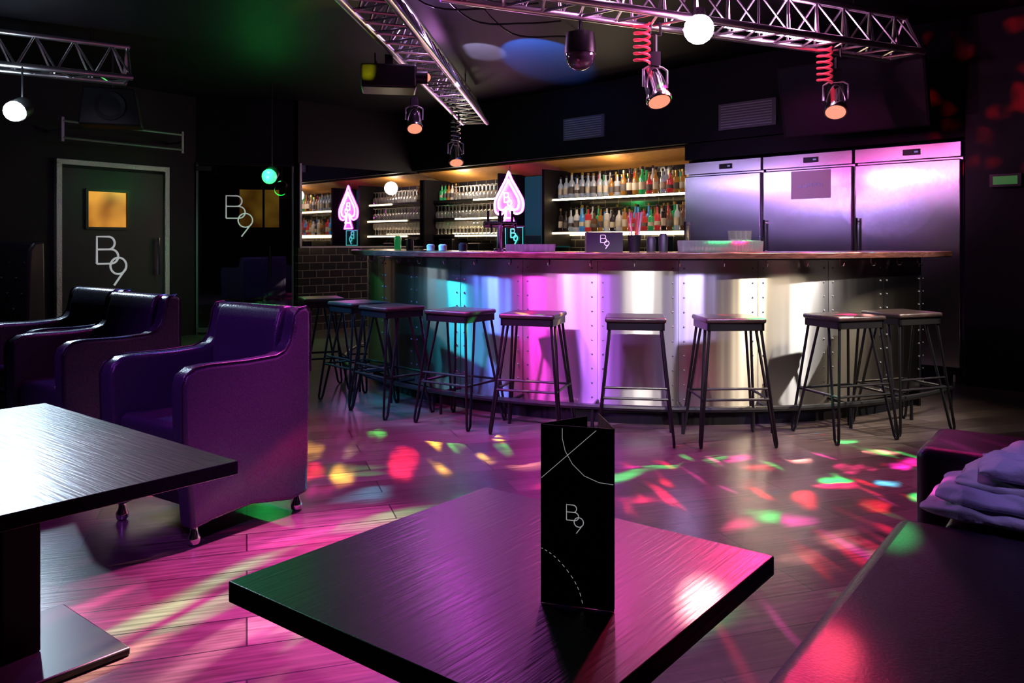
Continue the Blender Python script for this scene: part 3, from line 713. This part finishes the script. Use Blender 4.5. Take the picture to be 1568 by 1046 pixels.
# floor washes
spot((-.2,4.0,2.7),(-.68,2.85,0),(1,.10,.62),2900,34,.9,.08)
spot((-2.4,2.6,2.8),(-.62,2.0,0),(1,.4,.8),600,20,.7,.08)
spot((-1.2,5.4,2.7),(-.6,4.4,0),(1,.03,.4),300,66,.9,.08)
spot((1.9,4.2,2.7),(1.1,3.7,0),(1,.02,.3),210,70,.9,.08)
spot((-.6,5.0,2.7),(.3,3.8,0),(.55,.05,1),260,76,.9,.08)
# specular pools on the table and sofa, from added narrow spots
spot((1.28,5.60,2.5),(.30,1.265,.6),(1,.42,.36),380,.85,.6,.02)
spot((1.9,5.7,2.5),(.36,1.44,.6),(1,.02,.16),360,8,.9,.06)
spot((-.3,5.2,2.5),(-.08,1.72,.6),(.85,.06,.9),34,14,.9,.08)
spot((.6,5.4,2.5),(.18,1.62,.6),(1,.05,.5),70,7,.9,.06)
spot((2.3,5.75,2.5),(.555,1.40,.455),(1,.06,.12),330,1.2,.8,.02)
spot((3.0,6.1,2.5),(.93,1.98,.455),GRN,90,1.3,.8,.02)
spot((-2.0,4.6,2.6),(-.42,1.42,.6),(.05,.8,.35),45,8,.9,.05)
# chairs
spot((-.2,.3,2.7),(-1.1,3.3,.3),(.5,.1,1),250,32,.8,.1)
spot((-3.0,2.6,2.8),(-1.6,3.5,.4),(.5,.1,1),110,50,.8,.08)
spot((-3.9,6.3,2.25),(-2.3,4.0,.5),(.6,.8,1),170,60,.7,.04)
spot((-2.0,6.6,2.7),(-2.6,4.5,.6),BLUE,240,60,.8,.08)
spot((-1.0,4.9,2.6),(-2.2,4.2,.7),(1,.05,.6),90,50,.8,.08)
spot((-3.4,5.4,2.3),(-1.1,1.9,.6),(.75,.75,1),20,20,.8,.06)
spot((.9,.9,2.6),(1.38,2.05,.5),(.5,.35,1),120,15,.8,.08)
# added green lamp for a reflection in the glass, & lobby
spot((-2.78,9.2,2.1),(-2.9,10.0,0),GRN,40,120,.8,.05)
point((-2.78,9.25,1.90),GRN,8,.04)
point((-3.2,12.2,2.3),(1,.5,.1),5)
spot((-3.0,5.5,2.6),(-4.6,9.6,1.2),(.8,.8,1),60,26,.8,.06)
# ceiling lobes
spot((-.1,6.6,2.3),(.25,7.9,3.0),(.03,.25,1),3400,30,.3,.02)
spot((-.5,6.9,2.3),(-.30,7.8,3.0),(.75,.72,1),1300,22,.3,.02)
spot((-1.0,6.0,2.3),(-1.4,6.4,3.0),(.9,.85,0),30,40,.4,.02)
# disco gobos
PAL=[(1,.01,.06),(.03,1,.2),(1,.03,.25),(.1,.6,1),(1,.02,.5),(1,.4,.35),(.05,.9,.2),(1,.02,.04),(1,.02,.15)]
PAL2=[(1,.6,.05),(1,.02,.08),(.1,1,.15),(1,.05,.6),(.9,.8,.5)]
spot((2.9,5.6,2.5),(.9,4.1,0),(1,1,1),15000,46,.5,.01,gobo=(15,.48,(1,1,1),PAL),name='disco_beam')
spot((-.9,6.2,2.4),(.5,3.9,0),(1,1,1),8500,56,.5,.01,gobo=(8,.42,(1,3.5,1),PAL),name='disco_beam')
spot((1.3,5.25,2.4),(-1.0,4.7,0),(1,1,1),17000,34,.4,.01,gobo=(5,.5,(1,6,1),PAL2),name='disco_beam')
spot((.3,5.0,2.5),(-.75,2.7,0),(1,.9,.9),9000,22,.4,.01,gobo=(6,.5,(4,1,1),[(1,.8,.5),(.1,1,.3),(1,.1,.5),(1,.6,.7)]),name='disco_beam')
spot((1.0,5.3,2.4),(1.5,3.7,0),(1,1,1),5000,56,.5,.01,gobo=(6,.4,(5,1,1),[(1,.02,.1),(1,.02,.05),(1,.05,.5),(.05,1,.2)]),name='disco_beam')
spot((2.6,4.6,2.4),(3.9,6.2,2.6),(1,.2,.2),900,50,.4,.01,gobo=(9,.4,(1,1,2),[RED,RED,(1,.1,.1),RED]),name='disco_beam')
# world
w=bpy.data.worlds.new('world'); scene.world=w; w.use_nodes=True
w.node_tree.nodes['Background'].inputs[0].default_value=(.25,.12,.5,1); w.node_tree.nodes['Background'].inputs[1].default_value=.01
